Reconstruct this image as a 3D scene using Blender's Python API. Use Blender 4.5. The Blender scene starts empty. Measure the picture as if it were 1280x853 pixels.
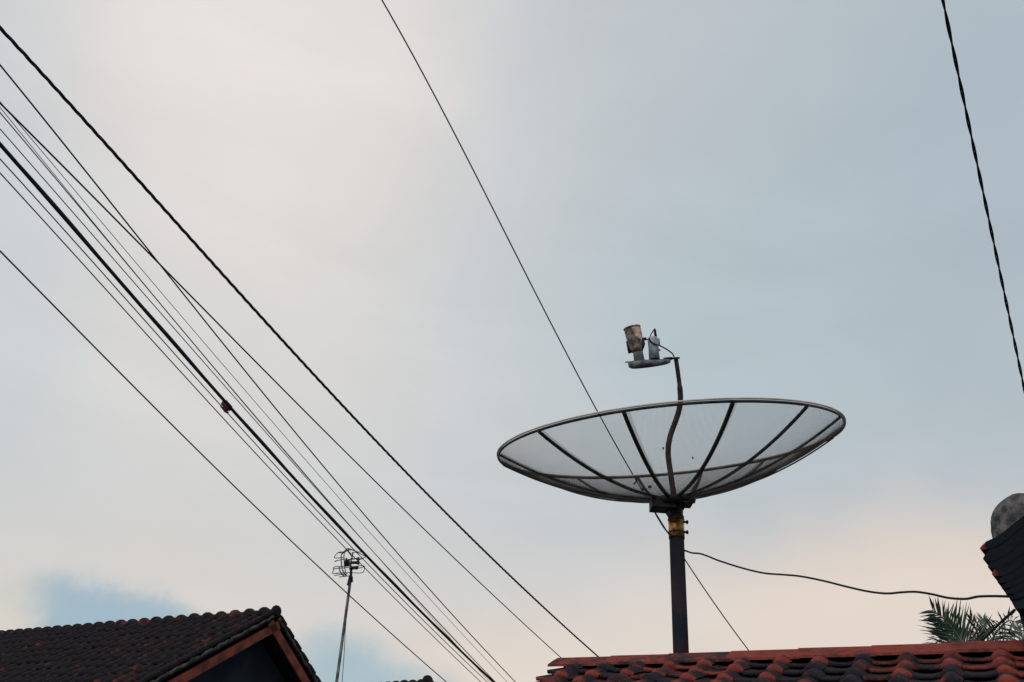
import bpy, math, random
import numpy as np
from mathutils import Vector, Matrix
random.seed(7); rng = np.random.default_rng(7)
R_ = math.radians
S = bpy.context.scene
COL = S.collection

# ------------------------------------------------------------------ camera
F = 967.0; CX, CY = 640.0, 426.5           # focal length / centre in photograph pixels
PITCH, ROLL = R_(32.0), R_(5.0)
CAM = Vector((0, 0, 2.6))
fw = Vector((0, math.cos(PITCH), math.sin(PITCH)))
up0 = Vector((0, -math.sin(PITCH), math.cos(PITCH)))
rt0 = Vector((1, 0, 0))
rt = rt0*math.cos(ROLL) + up0*math.sin(ROLL)
up = -rt0*math.sin(ROLL) + up0*math.cos(ROLL)
cd = bpy.data.cameras.new('camera'); cam = bpy.data.objects.new('camera', cd); COL.objects.link(cam)
cam.matrix_world = Matrix.Translation(CAM) @ Matrix((rt, up, -fw)).transposed().to_4x4()
cd.sensor_width = 36.0; cd.lens = 36.0*F/1280.0; cd.clip_end = 5000; cd.clip_start = 0.05
S.camera = cam

def D(px, py):                              # viewing direction of a photo pixel (unit depth)
    return rt*((px-CX)/F) + up*((CY-py)/F) + fw
def P(px, py, d): return CAM + D(px, py)*d   # point at camera depth d
def PH(px, py, z):                           # point at world height z
    v = D(px, py); return CAM + v*((z-CAM.z)/v.z)
def PY(px, py, Y):                           # point of that view line in the upright plane y = Y
    v = D(px, py); return CAM + v*(Y/v.y)
def depth(p): return (p-CAM).dot(fw)

# ------------------------------------------------------------------ helpers
def empty(name, loc, label, cat, group=None):
    o = bpy.data.objects.new(name, None); COL.objects.link(o); o.location = loc
    o.empty_display_size = .2
    o['label'] = label; o['category'] = cat
    if group: o['group'] = group
    return o
def tag(o, label=None, cat=None, group=None, kind=None):
    if label: o['label'] = label
    if cat: o['category'] = cat
    if group: o['group'] = group
    if kind: o['kind'] = kind
    return o

class MB:
    """collects faces; build() links them as ONE mesh object"""
    def __init__(s, k=1.0): s.k = k; s.v = []; s.f = []; s.m = []; s.c = []; s.sm = []
    def add(s, vs, fs, mi=0, c=0.5, smooth=False):
        b = len(s.v); s.v += [tuple(p) for p in vs]
        for f in fs:
            s.f.append(tuple(b+i for i in f)); s.m.append(mi); s.c.append(c); s.sm.append(smooth)
    def box(s, c, ax, ay, az, mi=0, col=.5):  # centre and half axes
        c = Vector(c); vs = [c+ax*i+ay*j+az*k for i in (-1,1) for j in (-1,1) for k in (-1,1)]
        s.add(vs, [(0,1,3,2),(4,6,7,5),(0,4,5,1),(2,3,7,6),(0,2,6,4),(1,5,7,3)], mi, col)
    def tube(s, pts, r, n=8, mi=0, col=.5, caps=True, closed=False):
        pts = [Vector(p) for p in pts]; N = len(pts)
        rs = [q*s.k for q in (r if hasattr(r, '__len__') else [r]*N)]
        ref = None; vs = []
        for i in range(N):
            if closed: t = pts[(i+1) % N]-pts[i-1]
            else: t = pts[min(i+1, N-1)]-pts[max(i-1, 0)]
            t.normalize()
            if ref is None:
                ref = t.orthogonal().normalized()
            ref = (ref-t*ref.dot(t)).normalized(); q = t.cross(ref)
            for k in range(n):
                a = 2*math.pi*k/n
                vs.append(pts[i]+(ref*math.cos(a)+q*math.sin(a))*rs[i])
        fs = []
        for i in range(N if closed else N-1):
            j = (i+1) % N
            for k in range(n):
                k2 = (k+1) % n
                fs.append((i*n+k, i*n+k2, j*n+k2, j*n+k))
        s.add(vs, fs, mi, col, True)
        if caps and not closed:
            b = len(s.v)-len(vs)
            s.f.append(tuple(b+k for k in reversed(range(n)))); s.m.append(mi); s.c.append(col); s.sm.append(False)
            s.f.append(tuple(b+(N-1)*n+k for k in range(n))); s.m.append(mi); s.c.append(col); s.sm.append(False)
    def ell(s, c, ax, ay, az, n=16, m=10, mi=0, col=.5):
        vs = []; fs = []
        for i in range(m+1):
            th = math.pi*i/m
            for k in range(n):
                a = 2*math.pi*k/n
                vs.append(Vector(c)+ax*math.sin(th)*math.cos(a)+ay*math.sin(th)*math.sin(a)+az*math.cos(th))
        for i in range(m):
            for k in range(n):
                fs.append((i*n+k, (i+1)*n+k, (i+1)*n+(k+1) % n, i*n+(k+1) % n))
        s.add(vs, fs, mi, col, True)
    def build(s, name, mats, parent=None):
        me = bpy.data.meshes.new(name)
        me.from_pydata(s.v, [], s.f)
        if not isinstance(mats, (list, tuple)): mats = [mats]
        for m in mats: me.materials.append(m)
        me.polygons.foreach_set('material_index', s.m)
        me.polygons.foreach_set('use_smooth', s.sm)
        acc = np.zeros(len(s.v)); cnt = np.full(len(s.v), 1e-9)
        for f, c in zip(s.f, s.c):
            for i in f: acc[i] += c; cnt[i] += 1
        at = me.attributes.new('tint', 'FLOAT', 'POINT'); at.data.foreach_set('value', acc/cnt)
        me.update()
        o = bpy.data.objects.new(name, me); COL.objects.link(o)
        if parent:
            o.parent = parent
            if parent.type == 'EMPTY': o.matrix_parent_inverse = Matrix.Translation(parent.location).inverted()
        return o

def catmull(pts, n=8):
    pts = [Vector(p) for p in pts]; out = []
    q = [pts[0]*2-pts[1]]+pts+[pts[-1]*2-pts[-2]]
    for i in range(1, len(q)-2):
        for k in range(n):
            t = k/n
            out.append(.5*((2*q[i])+(q[i+1]-q[i-1])*t+(2*q[i-1]-5*q[i]+4*q[i+1]-q[i+2])*t*t+(-q[i-1]+3*q[i]-3*q[i+1]+q[i+2])*t**3))
    out.append(pts[-1]); return out

# ------------------------------------------------------------------ materials
def new_mat(name):
    m = bpy.data.materials.new(name); m.use_nodes = True
    return m, m.node_tree.nodes, m.node_tree.links, m.node_tree.nodes['Principled BSDF']
def srgb(r, g, b):
    f = lambda c: (c/255/12.92) if c/255 <= .04045 else ((c/255+.055)/1.055)**2.4
    return (f(r), f(g), f(b), 1)
def noisy(name, c1, c2, scale=6, rough=.8, metal=0, bump=.2, lo=.4, hi=.62, detail=6, spec=.3):
    m, N, L, B = new_mat(name)
    tc = N.new('ShaderNodeTexCoord')
    n = N.new('ShaderNodeTexNoise'); n.inputs['Scale'].default_value = scale; n.inputs['Detail'].default_value = detail
    L.new(tc.outputs['Object'], n.inputs['Vector'])
    r = N.new('ShaderNodeValToRGB'); r.color_ramp.elements[0].position = lo; r.color_ramp.elements[1].position = hi
    r.color_ramp.elements[0].color = (*c1, 1); r.color_ramp.elements[1].color = (*c2, 1)
    L.new(n.outputs['Fac'], r.inputs['Fac']); L.new(r.outputs['Color'], B.inputs['Base Color'])
    B.inputs['Roughness'].default_value = rough; B.inputs['Metallic'].default_value = metal
    B.inputs['Specular IOR Level'].default_value = spec
    if bump:
        b = N.new('ShaderNodeBump'); b.inputs['Strength'].default_value = bump; b.inputs['Distance'].default_value = .01
        n2 = N.new('ShaderNodeTexNoise'); n2.inputs['Scale'].default_value = scale*5; n2.inputs['Detail'].default_value = 5
        L.new(tc.outputs['Object'], n2.inputs['Vector']); L.new(n2.outputs['Fac'], b.inputs['Height'])
        L.new(b.outputs['Normal'], B.inputs['Normal'])
    return m
def tile_mat(name, clay1, clay2, soot, soot_lo, soot_hi, moss=(.03, .035, .03)):
    """fired clay whose weathering differs per tile (face attribute 'tint': 0 sooty .. 1 fresh)"""
    m, N, L, B = new_mat(name)
    tc = N.new('ShaderNodeTexCoord'); at = N.new('ShaderNodeAttribute'); at.attribute_name = 'tint'
    n = N.new('ShaderNodeTexNoise'); n.inputs['Scale'].default_value = 9; n.inputs['Detail'].default_value = 8
    n.inputs['Roughness'].default_value = .65
    n2 = N.new('ShaderNodeTexNoise'); n2.inputs['Scale'].default_value = 38; n2.inputs['Detail'].default_value = 6
    for q in (n, n2): L.new(tc.outputs['Object'], q.inputs['Vector'])
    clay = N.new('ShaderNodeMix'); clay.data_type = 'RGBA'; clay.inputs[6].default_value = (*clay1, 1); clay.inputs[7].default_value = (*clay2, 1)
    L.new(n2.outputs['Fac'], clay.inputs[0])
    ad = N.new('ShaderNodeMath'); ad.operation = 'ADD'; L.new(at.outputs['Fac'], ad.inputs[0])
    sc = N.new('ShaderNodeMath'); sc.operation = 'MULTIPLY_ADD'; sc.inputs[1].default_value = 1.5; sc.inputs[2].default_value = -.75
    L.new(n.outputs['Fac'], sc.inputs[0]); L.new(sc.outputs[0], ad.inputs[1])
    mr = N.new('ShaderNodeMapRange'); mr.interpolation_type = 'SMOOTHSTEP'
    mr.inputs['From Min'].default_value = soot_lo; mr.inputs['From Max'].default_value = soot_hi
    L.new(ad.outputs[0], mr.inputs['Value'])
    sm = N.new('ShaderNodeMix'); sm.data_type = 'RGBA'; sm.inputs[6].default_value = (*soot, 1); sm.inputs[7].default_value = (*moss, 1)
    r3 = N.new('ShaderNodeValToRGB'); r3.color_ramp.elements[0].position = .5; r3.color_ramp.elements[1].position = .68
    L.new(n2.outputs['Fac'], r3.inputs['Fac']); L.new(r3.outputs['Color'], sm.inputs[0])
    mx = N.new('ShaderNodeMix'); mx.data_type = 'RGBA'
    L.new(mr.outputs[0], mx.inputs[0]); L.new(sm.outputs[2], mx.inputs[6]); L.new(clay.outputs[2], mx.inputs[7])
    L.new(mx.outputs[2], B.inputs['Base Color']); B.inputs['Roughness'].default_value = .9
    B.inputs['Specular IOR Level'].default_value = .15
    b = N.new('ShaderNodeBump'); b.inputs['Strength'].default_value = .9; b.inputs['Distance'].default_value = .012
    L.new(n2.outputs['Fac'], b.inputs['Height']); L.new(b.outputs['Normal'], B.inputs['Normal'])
    return m

M = {}
M['clay'] = tile_mat('weathered_red_clay', (.17, .034, .028), (.29, .062, .046), (.020, .018, .026), .32, .90, (.030, .025, .030))
M['old_clay'] = tile_mat('sooty_clay', (.13, .030, .026), (.22, .050, .040), (.015, .012, .016), .50, 1.10, (.022, .020, .024))
M['shaded_clay'] = tile_mat('shade_painted_verge_clay', (.17, .03, .026), (.24, .05, .04), (.007, .010, .017), .35, .85, (.009, .012, .018))  # the clay again, verge shade painted into its soot and moss colours
M['cable'] = noisy('black_cable_rubber', (.016, .023, .036), (.024, .032, .046), 12, .95, bump=0, spec=.05)
M['wire'] = noisy('thin_dark_wire', (.03, .034, .04), (.055, .055, .055), 6, .6, bump=0, spec=.3)
M['black_steel'] = noisy('black_painted_steel', (.006, .009, .016), (.016, .019, .028), 10, .6, bump=.15, spec=.25)
M['pole_steel'] = noisy('pole_paint', (.011, .016, .028), (.026, .022, .028), 4, .8, bump=.2, spec=.08)
M['rib'] = noisy('dark_rib_aluminium', (.012, .016, .022), (.05, .05, .05), 9, .55, .2, .1, spec=.3)
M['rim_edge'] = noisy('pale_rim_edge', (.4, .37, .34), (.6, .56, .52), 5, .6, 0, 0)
M['mesh'] = noisy('dish_mesh_wire', (.025, .025, .025), (.08, .07, .065), 3, .8, 0, 0, spec=.1)
M['brown_steel'] = noisy('rusty_brown_steel', (.015, .012, .014), (.055, .032, .028), 14, .75, .1, .3)
M['brass'] = noisy('yellowed_clamp', (.09, .04, .01), (.62, .36, .12), 7, .42, .55, .2, .38, .6)
M['feed_grey'] = noisy('feed_grey_paint', (.14, .16, .18), (.32, .34, .37), 12, .6, .0, .2)
M['feed_dark'] = noisy('feed_underside_metal', (.045, .06, .08), (.16, .19, .23), 16, .6, .1, .2)
M['lnb_label'] = noisy('peeling_cream_and_brown', (.07, .065, .068), (.34, .29, .27), 20, .7, .0, .3, .40, .66)
M['lnb_paper'] = noisy('peeling_cream_label', (.25, .17, .14), (.62, .49, .40), 16, .75, .0, 0, .36, .55)
M['lnb_blue'] = noisy('faded_blue_grey_plastic', (.16, .23, .28), (.36, .42, .48), 9, .55, 0, .1)
M['antenna'] = noisy('antenna_dull_aluminium', (.02, .022, .026), (.10, .10, .10), 20, .5, .4, 0)
M['mast'] = noisy('galvanised_mast', (.05, .055, .06), (.17, .17, .17), 9, .55, .4, .1)
M['bargeboard'] = noisy('red_brown_painted_wood', (.09, .022, .016), (.22, .05, .032), 6, .75, 0, .3)
M['dark_board'] = noisy('shade_toned_dark_boards', (.014, .020, .032), (.024, .030, .042), 3, .9, 0, .2, spec=.1)  # dark boards, with the shade under the roof edge put into their navy
M['deck'] = noisy('dark_underlay', (.014, .018, .028), (.022, .028, .038), 4, .9, 0, .1, spec=.1)
M['plaster'] = noisy('dirty_plaster', (.22, .20, .17), (.38, .35, .31), 1.5, .9, 0, .2)
M['mortar'] = noisy('grey_lichen_mortar', (.020, .022, .024), (.085, .08, .075), 10, .95, 0, .8)
M['cement'] = noisy('lichen_grey_cement', (.028, .036, .046), (.16, .155, .16), 19, .95, 0, .8, .38, .66)
M['shade_wall'] = noisy('shade_painted_wall', (.014, .019, .030), (.022, .028, .038), 3, .95, 0, .4, spec=.1)  # shade below the verge painted in as near-black navy wall colour
M['leaf'] = noisy('palm_leaf', (.035, .075, .058), (.075, .125, .095), 5, .55, 0, 0, spec=.4)
M['stalk'] = noisy('palm_stalk', (.10, .13, .07), (.20, .22, .12), 5, .6, 0, 0)
M['trunk'] = noisy('palm_trunk', (.05, .04, .03), (.12, .10, .07), 8, .9, 0, .6)
M['splice'] = noisy('rust_red_splice_tape', (.03, .012, .012), (.18, .05, .04), 30, .7, 0, .3)
M['ground'] = noisy('packed_earth', (.07, .06, .045), (.12, .105, .08), .6, .95, 0, .3)
M['asphalt'] = noisy('asphalt', (.04, .04, .042), (.06, .06, .06), 3, .9, 0, .3)

# ------------------------------------------------------------------ ground and street
g = MB(); g.add([(-400, -400, 0), (400, -400, 0), (400, 400, 0), (-400, 400, 0)], [(0, 1, 2, 3)])
tag(g.build('ground', M['ground']), kind='structure')
RD = Vector((math.cos(R_(36)), -math.sin(R_(36)), 0))       # ridge / street direction
RN = Vector((math.sin(R_(36)), math.cos(R_(36)), 0))
g = MB(); c = Vector((0, 0, .004)) - RN*1.0
g.add([c-RD*60-RN*2.2, c+RD*60-RN*2.2, c+RD*60+RN*2.2, c-RD*60+RN*2.2], [(0, 1, 2, 3)])
tag(g.build('road', M['asphalt']), kind='structure')

# ------------------------------------------------------------------ tiled roofs
def tiled_slope(mb, O, u, s, n, nu, ns, w, l, tintf, jit=.004, roll_h=.042, u0=0, skip=lambda i, j: False):
    """pantiles laid from the ridge (O) down s; u runs along the ridge"""
    xs = [0, .18, .38, .57, .64, .71, .79, .87, .94, 1.02]
    def h(x):
        if x < .60: return -.010*math.sin(math.pi*x/.60)
        return roll_h*math.sin(math.pi*min(1, (x-.59)/.41))**.8
    for j in range(ns):
        for i in range(nu):
            if skip(i, j): continue
            t = tintf(i, j)
            du = random.uniform(-jit, jit); ds = random.uniform(-jit, jit)*2.2; dn = random.uniform(0, jit*1.5); tw = random.uniform(-.012, .012)
            hs = random.uniform(.9, 1.1)
            def pt(x, y, k=1, dz=0):
                return O + u*(u0+(i+x)*w+du+tw*y) + s*(j*l+y+ds) + n*(h(x)*k*hs+dn+dz+.026*(y/l))
            rows = []
            rows.append([pt(x, -.05) for x in xs])
            rows.append([pt(x, l-.085) for x in xs]); rows.append([pt(x, l-.03) for x in xs])
            rows.append([pt(x, l+.005+(.016*max(0, math.sin(math.pi*min(1, max(0, (x-.59)/.41)))) if x > .59 else 0), .93) for x in xs])
            rows.append([pt(x, l+.010+(.030*max(0, math.sin(math.pi*min(1, max(0, (x-.59)/.41)))) if x > .59 else 0), .70, -.006) for x in xs])
            rows.append([pt(x, l+.010+(.030*max(0, math.sin(math.pi*min(1, max(0, (x-.59)/.41)))) if x > .59 else 0), .30, -.020) for x in xs])
            rows.append([pt(x, l-.002, .1, -.026) for x in xs])
            K = len(xs); vs = sum(rows, [])
            for r in range(6):
                fs = [(r*K+k, r*K+k+1, (r+1)*K+k+1, (r+1)*K+k) for k in range(K-1)]
                if r == 0:
                    base = len(mb.v); mb.v += [tuple(p) for p in vs]
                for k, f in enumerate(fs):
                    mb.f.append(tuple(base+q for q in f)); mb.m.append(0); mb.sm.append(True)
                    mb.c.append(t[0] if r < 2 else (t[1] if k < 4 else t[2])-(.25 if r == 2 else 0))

def v_cap(mb, O, u, s1, n_up, nu, L, hw, drop, tintf, th=.014, sagf=lambda x: 0):
    """angular ridge tiles: a bent slab each, lapped"""
    side = Vector((-u.y, u.x, 0)).normalized()
    for i in range(nu):
        t = tintf(i); a = i*L; b = (i+1)*L+.03
        lift0 = .0; lift1 = .005
        jx = random.uniform(-.006, .006)
        prof = lambda x, lf: [O+u*x+Vector((0, 0, sagf(x)+lf))-side*hw*e-Vector((0, 0, drop*abs(e)**1.2)) for e in (1, .55, .12, 0, -.12, -.55, -1)]
        lo = lambda x, lf: [p-Vector((0, 0, th)) for p in prof(x, lf)]
        A, B_ = prof(a, lift1), prof(b, lift0); A2, B2 = lo(a, lift1), lo(b, lift0)
        A = [p+side*jx for p in A]; A2 = [p+side*jx for p in A2]
        vs = A+B_+A2+B2; fs = []
        for k in range(6):
            fs += [(k, 7+k, 8+k, k+1), (14+k, 15+k, 22+k, 21+k), (k, k+1, 15+k, 14+k), (7+k, 21+k, 22+k, 8+k)]
        fs += [(0, 14, 21, 7), (6, 13, 27, 20)]
        mb.add(vs, fs, 0, t)

def barrel_cap(mb, O, u, nu, L, r, tintf, collar=.018, k0=0):
    """half-round ridge tiles with a raised collar at each lap"""
    side = Vector((-u.y, u.x, 0)).normalized(); Z = Vector((0, 0, 1))
    for i in range(nu):
        t = tintf(i); rr = r*random.uniform(.95, 1.05)
        st = [(0, rr), (.045, rr+collar), (.075, rr+collar), (.105, rr+.002), (L+.02, rr-.004)]
        vs = []; K = 9
        for x, q in st:
            for k in range(K):
                a = math.pi*(-.08+1.16*k/(K-1))
                vs.append(O+u*(i*L+x)+side*math.cos(a)*q*1.15+Z*(math.sin(a)*q))
        fs = [(a*K+k, a*K+k+1, (a+1)*K+k+1, (a+1)*K+k) for a in range(len(st)-1) for k in range(K-1)]
        fs.append(tuple(range(K)))
        mb.add(vs, fs, 0, t, True)

# ---- house with the red ridge (right foreground) ----
H1 = 2.6 + 1.0
def ridge_points(pxa, pya, pxb, pyb, depth_b):
    v = D(pxb, pyb); z = CAM.z + v.z*depth_b
    return PH(pxa, pya, z), PH(pxb, pyb, z)
a1, b1 = P(698, 821, 5.30), P(1214, 800, 4.15)   # the old ridge is a little out of level
z1 = a1.z
u1 = (b1-a1).normalized()
nrm1 = Vector((-u1.y, u1.x, 0)).normalized()                # away from the camera
sl1 = R_(22)
s1 = (-nrm1*math.cos(sl1) - Vector((0, 0, math.sin(sl1)))); s1.normalize()
n1 = u1.cross(-s1).normalized()
if n1.z < 0: n1 = -n1
W1, L1 = .218, .178
house1 = empty('tiled_house', Vector((a1.x+u1.x*3, a1.y+u1.y*3, 0)), 'house roof of worn red clay tiles with a flat-sided red ridge, under the mesh dish', 'house')
mb = MB()
def tint1(i, j):
    c = random.random(); top = random.uniform(.02, .38) if c < .88 else .52
    e = random.choice([.0, .15, .35, .55, .85]); nz = random.choice([.45, .7, .85, .95, 1.0])
    if random.random() < .12: nz = .25; e = .15
    if i in (8, 13, 17) and random.random() < .6: nz *= .5; e *= .4
    return (top, e, nz)
O1 = Vector((a1.x, a1.y, z1-.072)) + s1*.045
tiled_slope(mb, O1, u1, s1, n1, 28, 13, W1, L1, tint1, u0=.05, roll_h=.034, jit=.0065)
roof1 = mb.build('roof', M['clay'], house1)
mb = MB()
def tcap(i): return [.62, .70, .50, .80, .74, .84, .72, .66][i] if i < 8 else random.choice([.36, .46, .55])
v_cap(mb, Vector((a1.x, a1.y, z1-.012)), u1, s1, None, 15, .40, .15, .07, tcap)
rc = mb.build('ridge_cap', M['clay'], roof1)
# deck, back slope, walls
mb = MB()
Zv = Vector((0, 0, 1)); bs = (nrm1*math.cos(sl1)-Zv*math.sin(sl1)).normalized()
Ld = 13*L1; Lr = 28*W1
e0 = O1 + u1*.10 - n1*.045
mb.box(e0+u1*(Lr/2-.05)+s1*(Ld/2), u1*(Lr/2-.05), s1*(Ld/2), n1*.012)
bn = u1.cross(bs).normalized()
if bn.z < 0: bn = -bn
ob = Vector((a1.x, a1.y, z1-.125))+u1*.10
mb.box(ob+u1*(Lr/2-.05)+bs*.33, u1*(Lr/2-.05), bs*.30, bn*.012)
dk = mb.build('roof_deck', M['deck'], roof1)
mb = MB()
tiled_slope(mb, ob+bs*.02+bn*.03, -u1, bs, bn, 28, 3, W1, L1, tint1, u0=-Lr+.05)
bk = mb.build('back_slope', M['clay'], roof1)
mb = MB()
ft = a1+s1*(Ld-.35); wt = ft.z-.1                          # front wall under the eave
def wallquad(p, q, z0p, z1p, z1q, th, mi=0):
    d = (q-p); d.z = 0; side = Vector((-d.y, d.x, 0)).normalized()*th
    p = Vector((p.x, p.y, 0)); q = Vector((q.x, q.y, 0))
    vs = []
    for o in (side*.5, -side*.5):
        vs += [p+o+Zv*z0p, q+o+Zv*z0p, q+o+Zv*z1q, p+o+Zv*z1p]
    mb.add(vs, [(0, 1, 2, 3), (7, 6, 5, 4), (0, 4, 5, 1), (1, 5, 6, 2), (2, 6, 7, 3), (3, 7, 4, 0)], mi)
A = a1+u1*.3; Bq = a1+u1*(Lr-.3)
Af = A-nrm1*(Ld-.35)*math.cos(sl1); Bf = Bq-nrm1*(Ld-.35)*math.cos(sl1)
Ab = A+nrm1*.42; Bb = Bq+nrm1*.42
rz = u1.z*(Lr-.4)
wallquad(Af, Bf, 0, wt, wt+rz, .12); wallquad(Ab, Bb, 0, z1-.34, z1-.34+rz, .12)
for X, Y, Zq, dz in ((Af, A, Ab, 0), (Bf, Bq, Bb, rz)):
    wallquad(X, Y, 0, wt-.02+dz, z1-.16+dz, .12); wallquad(Y, Zq, 0, z1-.16+dz, z1-.36+dz, .12)
mb.build('wall', M['plaster'], house1)
mb = MB()   # a door and a shuttered window in the street wall
dc = Af*.7+Bf*.3; mb.box(Vector((dc.x, dc.y, 1.0))-nrm1*.075, u1*.42, nrm1*.02, Zv*1.0)
mb.build('door', M['bargeboard'], house1)
mb = MB(); dc = Af*.4+Bf*.6; mb.box(Vector((dc.x, dc.y, 1.3))-nrm1*.075, u1*.55, nrm1*.02, Zv*.4)
mb.build('window', M['dark_board'], house1)

# ---- gabled house at the left ----
AP = P(347, 759.5, 10.2); z2 = AP.z
far = PH(0, 789.5, z2)
u2 = (AP-far); u2.z = 0; u2.normalize()
nr2 = Vector((-u2.y, u2.x, 0))                 # away from camera
sl2 = R_(35)
def mk(sign):
    s = (nr2*sign*math.cos(sl2)-Zv*math.sin(sl2)).normalized(); n = (nr2*sign*math.sin(sl2)+Zv*math.cos(sl2)).normalized(); return s, n
sF, nF = mk(-1); sB, nB = mk(1)
house2 = empty('gabled_house', Vector((AP.x-u2.x*3, AP.y-u2.y*3, 0)), 'dark gabled house with sooty tile roof and red-brown bargeboards at the left', 'house')
W2, L2 = .22, .21; N2 = 44
base2 = AP-u2*(N2*W2)-Zv*.09
def tint2(i, j):
    r = random.random()
    near = (N2-i) < 4
    top = random.uniform(.0, .38) if r < .96 else .62
    nz = random.uniform(.7, .95) if random.random() < (.40 if near else .07) else random.choice([.05, .2, .35])
    e = nz if random.random() < .6 else .1
    if near and random.random() < .25: top = .55
    return (top, e, nz)
mb = MB()
tiled_slope(mb, base2, u2, sF, nF, N2, 17, W2, L2, tint2, jit=.008)
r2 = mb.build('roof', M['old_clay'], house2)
mb = MB()
tiled_slope(mb, base2, u2, sB, nB, N2, 17, W2, L2, tint2, jit=.008)
q = mb.build('back_slope', M['old_clay'], r2)
mb = MB()
barrel_cap(mb, AP-u2*(34*.285)-Zv*.075, u2, 34, .285, .056, lambda i: .72 if (i in (24, 31) or random.random() < .06) else random.choice([.3, .42, .5]), collar=.034)
mb.ell(AP-Zv*.05-u2*.01, u2*.04, nr2*.085, Zv*.078, mi=0, col=.3)
q = mb.build('ridge_cap', M['old_clay'], r2)
mb = MB()
for s, n in ((sF, nF), (sB, nB)):
    c = AP-Zv*.10-u2*(N2*W2/2+.05)
    mb.box(c+s*(17*L2/2)-n*.045, u2*(N2*W2/2), s*(17*L2/2), n*.014)
q = mb.build('roof_deck', M['deck'], r2)
# mortar verge along both rakes: lumpy bead, and rounded verge tiles seen on edge
for s, n in ((sF, nF), (sB, nB)):
    mb = MB(); pts = []; rs = []
    for k in range(0, 120):
        t = .06+k*.03
        pts.append(AP-Zv*.10+s*t+u2*(.015+random.uniform(-.006, .006))+n*(.0+random.uniform(-.005, .005)+.004*math.sin(t*2*math.pi/L2))); rs.append(.020+random.uniform(-.005, .004))
    mb.tube(pts, rs, 8)
    q = mb.build('mortar_verge', M['mortar'], r2)
    mb = MB()
    for k in range(17):
        c = AP-Zv*.075+s*(k*L2+.11)-u2*.02
        a = c-s*.10+n*.012; b = c+s*.12+n*.030
        mb.tube([a, c+n*.034, b, b+s*.012-n*.012], [.030, .034, .038, .026], 10, col=random.choice([.1, .3, .42, .55 if s is sF else .2]))
    q = mb.build('verge_tile', M['old_clay'], r2)
# bargeboards
for s, n in ((sF, nF), (sB, nB)):
    mb = MB()
    c0 = AP-Zv*.10+u2*.0-n*.125
    st = -.02
    mb.box(c0+s*(1.72)+u2*.012-n*.008, s*1.72, n*.052, u2*.014)
    o = mb.build('bargeboard', M['bargeboard'], r2)
    mb = MB(); mb.box(c0+s*1.72-n*.0-u2*.035, s*1.70, n*.03, u2*.03)
    o = mb.build('fascia_batten', M['dark_board'], r2)
mb = MB()   # gable wall and long walls
G = AP-u2*.32; hw = 2.55; zt = z2-.30
for Gx in (G, AP-u2*(N2*W2-.4)):
    vs = []; mb = MB()
    for o in (u2*0, -u2*.12):
        b = Vector((Gx.x, Gx.y, 0))+o
        vs += [b-nr2*hw, b+nr2*hw, b+nr2*hw+Zv*(zt-hw*math.tan(sl2)), b+Zv*zt, b-nr2*hw+Zv*(zt-hw*math.tan(sl2))]
    mb.add(vs, [(0, 1, 2, 3, 4), (9, 8, 7, 6, 5), (0, 5, 6, 1), (1, 6, 7, 2), (2, 7, 8, 3), (3, 8, 9, 4), (4, 9, 5, 0)])
    mb.build('gable_wall', M['dark_board'], house2)
mb = MB()
zz = zt-hw*math.tan(sl2)
for sg in (-1, 1):
    p = G+nr2*sg*(hw-.07)-u2*.13; qq = AP-u2*(N2*W2-.53)+nr2*sg*(hw-.07)
    wallquad(p, qq, 0, zz-.01, zz-.01, .12)
mb.build('wall', M['plaster'], house2)

# ---- small far roof whose ridge end peeks over the lower frame edge ----
A3 = P(536, 849.5, 15.0); z3 = A3.z; f3 = PH(478, 853.5, z3)
u3 = (A3-f3); u3.z = 0; u3.normalize(); nr3 = Vector((-u3.y, u3.x, 0))
house3 = empty('far_tiled_house', Vector((A3.x-u3.x*1.5, A3.y-u3.y*1.5, 0)), 'distant house of which only the dark ridge end shows at the lower edge', 'house')
mb = MB(); N3 = 12
for sg in (-1, 1):
    s = (nr3*sg*math.cos(sl2)-Zv*math.sin(sl2)).normalized(); n = (nr3*sg*math.sin(sl2)+Zv*math.cos(sl2)).normalized()
    tiled_slope(mb, A3-u3*(N3*.25)-Zv*.10, u3, s, n, N3, 10, .25, .24, lambda i, j: (.1, .2, .3), jit=.008)
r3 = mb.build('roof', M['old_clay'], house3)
mb = MB()
barrel_cap(mb, A3-u3*(N3*.25)-Zv*.10, u3, N3, .25, .09, lambda i: .3, collar=.03)
mb.ell(A3-Zv*.02-u3*.03, u3*.085, nr3*.12, Zv*.10, col=.35)
mb.tube([A3-u3*.04, A3+u3*.16-Zv*.10], [.07, .04], 8, col=.2)
o = mb.build('ridge_cap', M['old_clay'], r3)
mb = MB()
for sg in (-1, 1):
    wallquad(A3-u3*.3+nr3*sg*1.7, A3-u3*2.8+nr3*sg*1.7, 0, z3-1.45, z3-1.45, .12)
for k in (.3, 2.8):
    c = A3-u3*k; vs = []
    for o in (u3*.06, -u3*.06):
        b = Vector((c.x, c.y, 0))+o
        vs += [b-nr3*1.63, b+nr3*1.63, b+nr3*1.63+Zv*(z3-1.4), b+Zv*(z3-.3), b-nr3*1.63+Zv*(z3-1.4)]
    mb.add(vs, [(0, 1, 2, 3, 4), (9, 8, 7, 6, 5), (0, 5, 6, 1), (1, 6, 7, 2), (2, 7, 8, 3), (3, 8, 9, 4), (4, 9, 5, 0)])
mb.build('wall', M['plaster'], house3)

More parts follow.
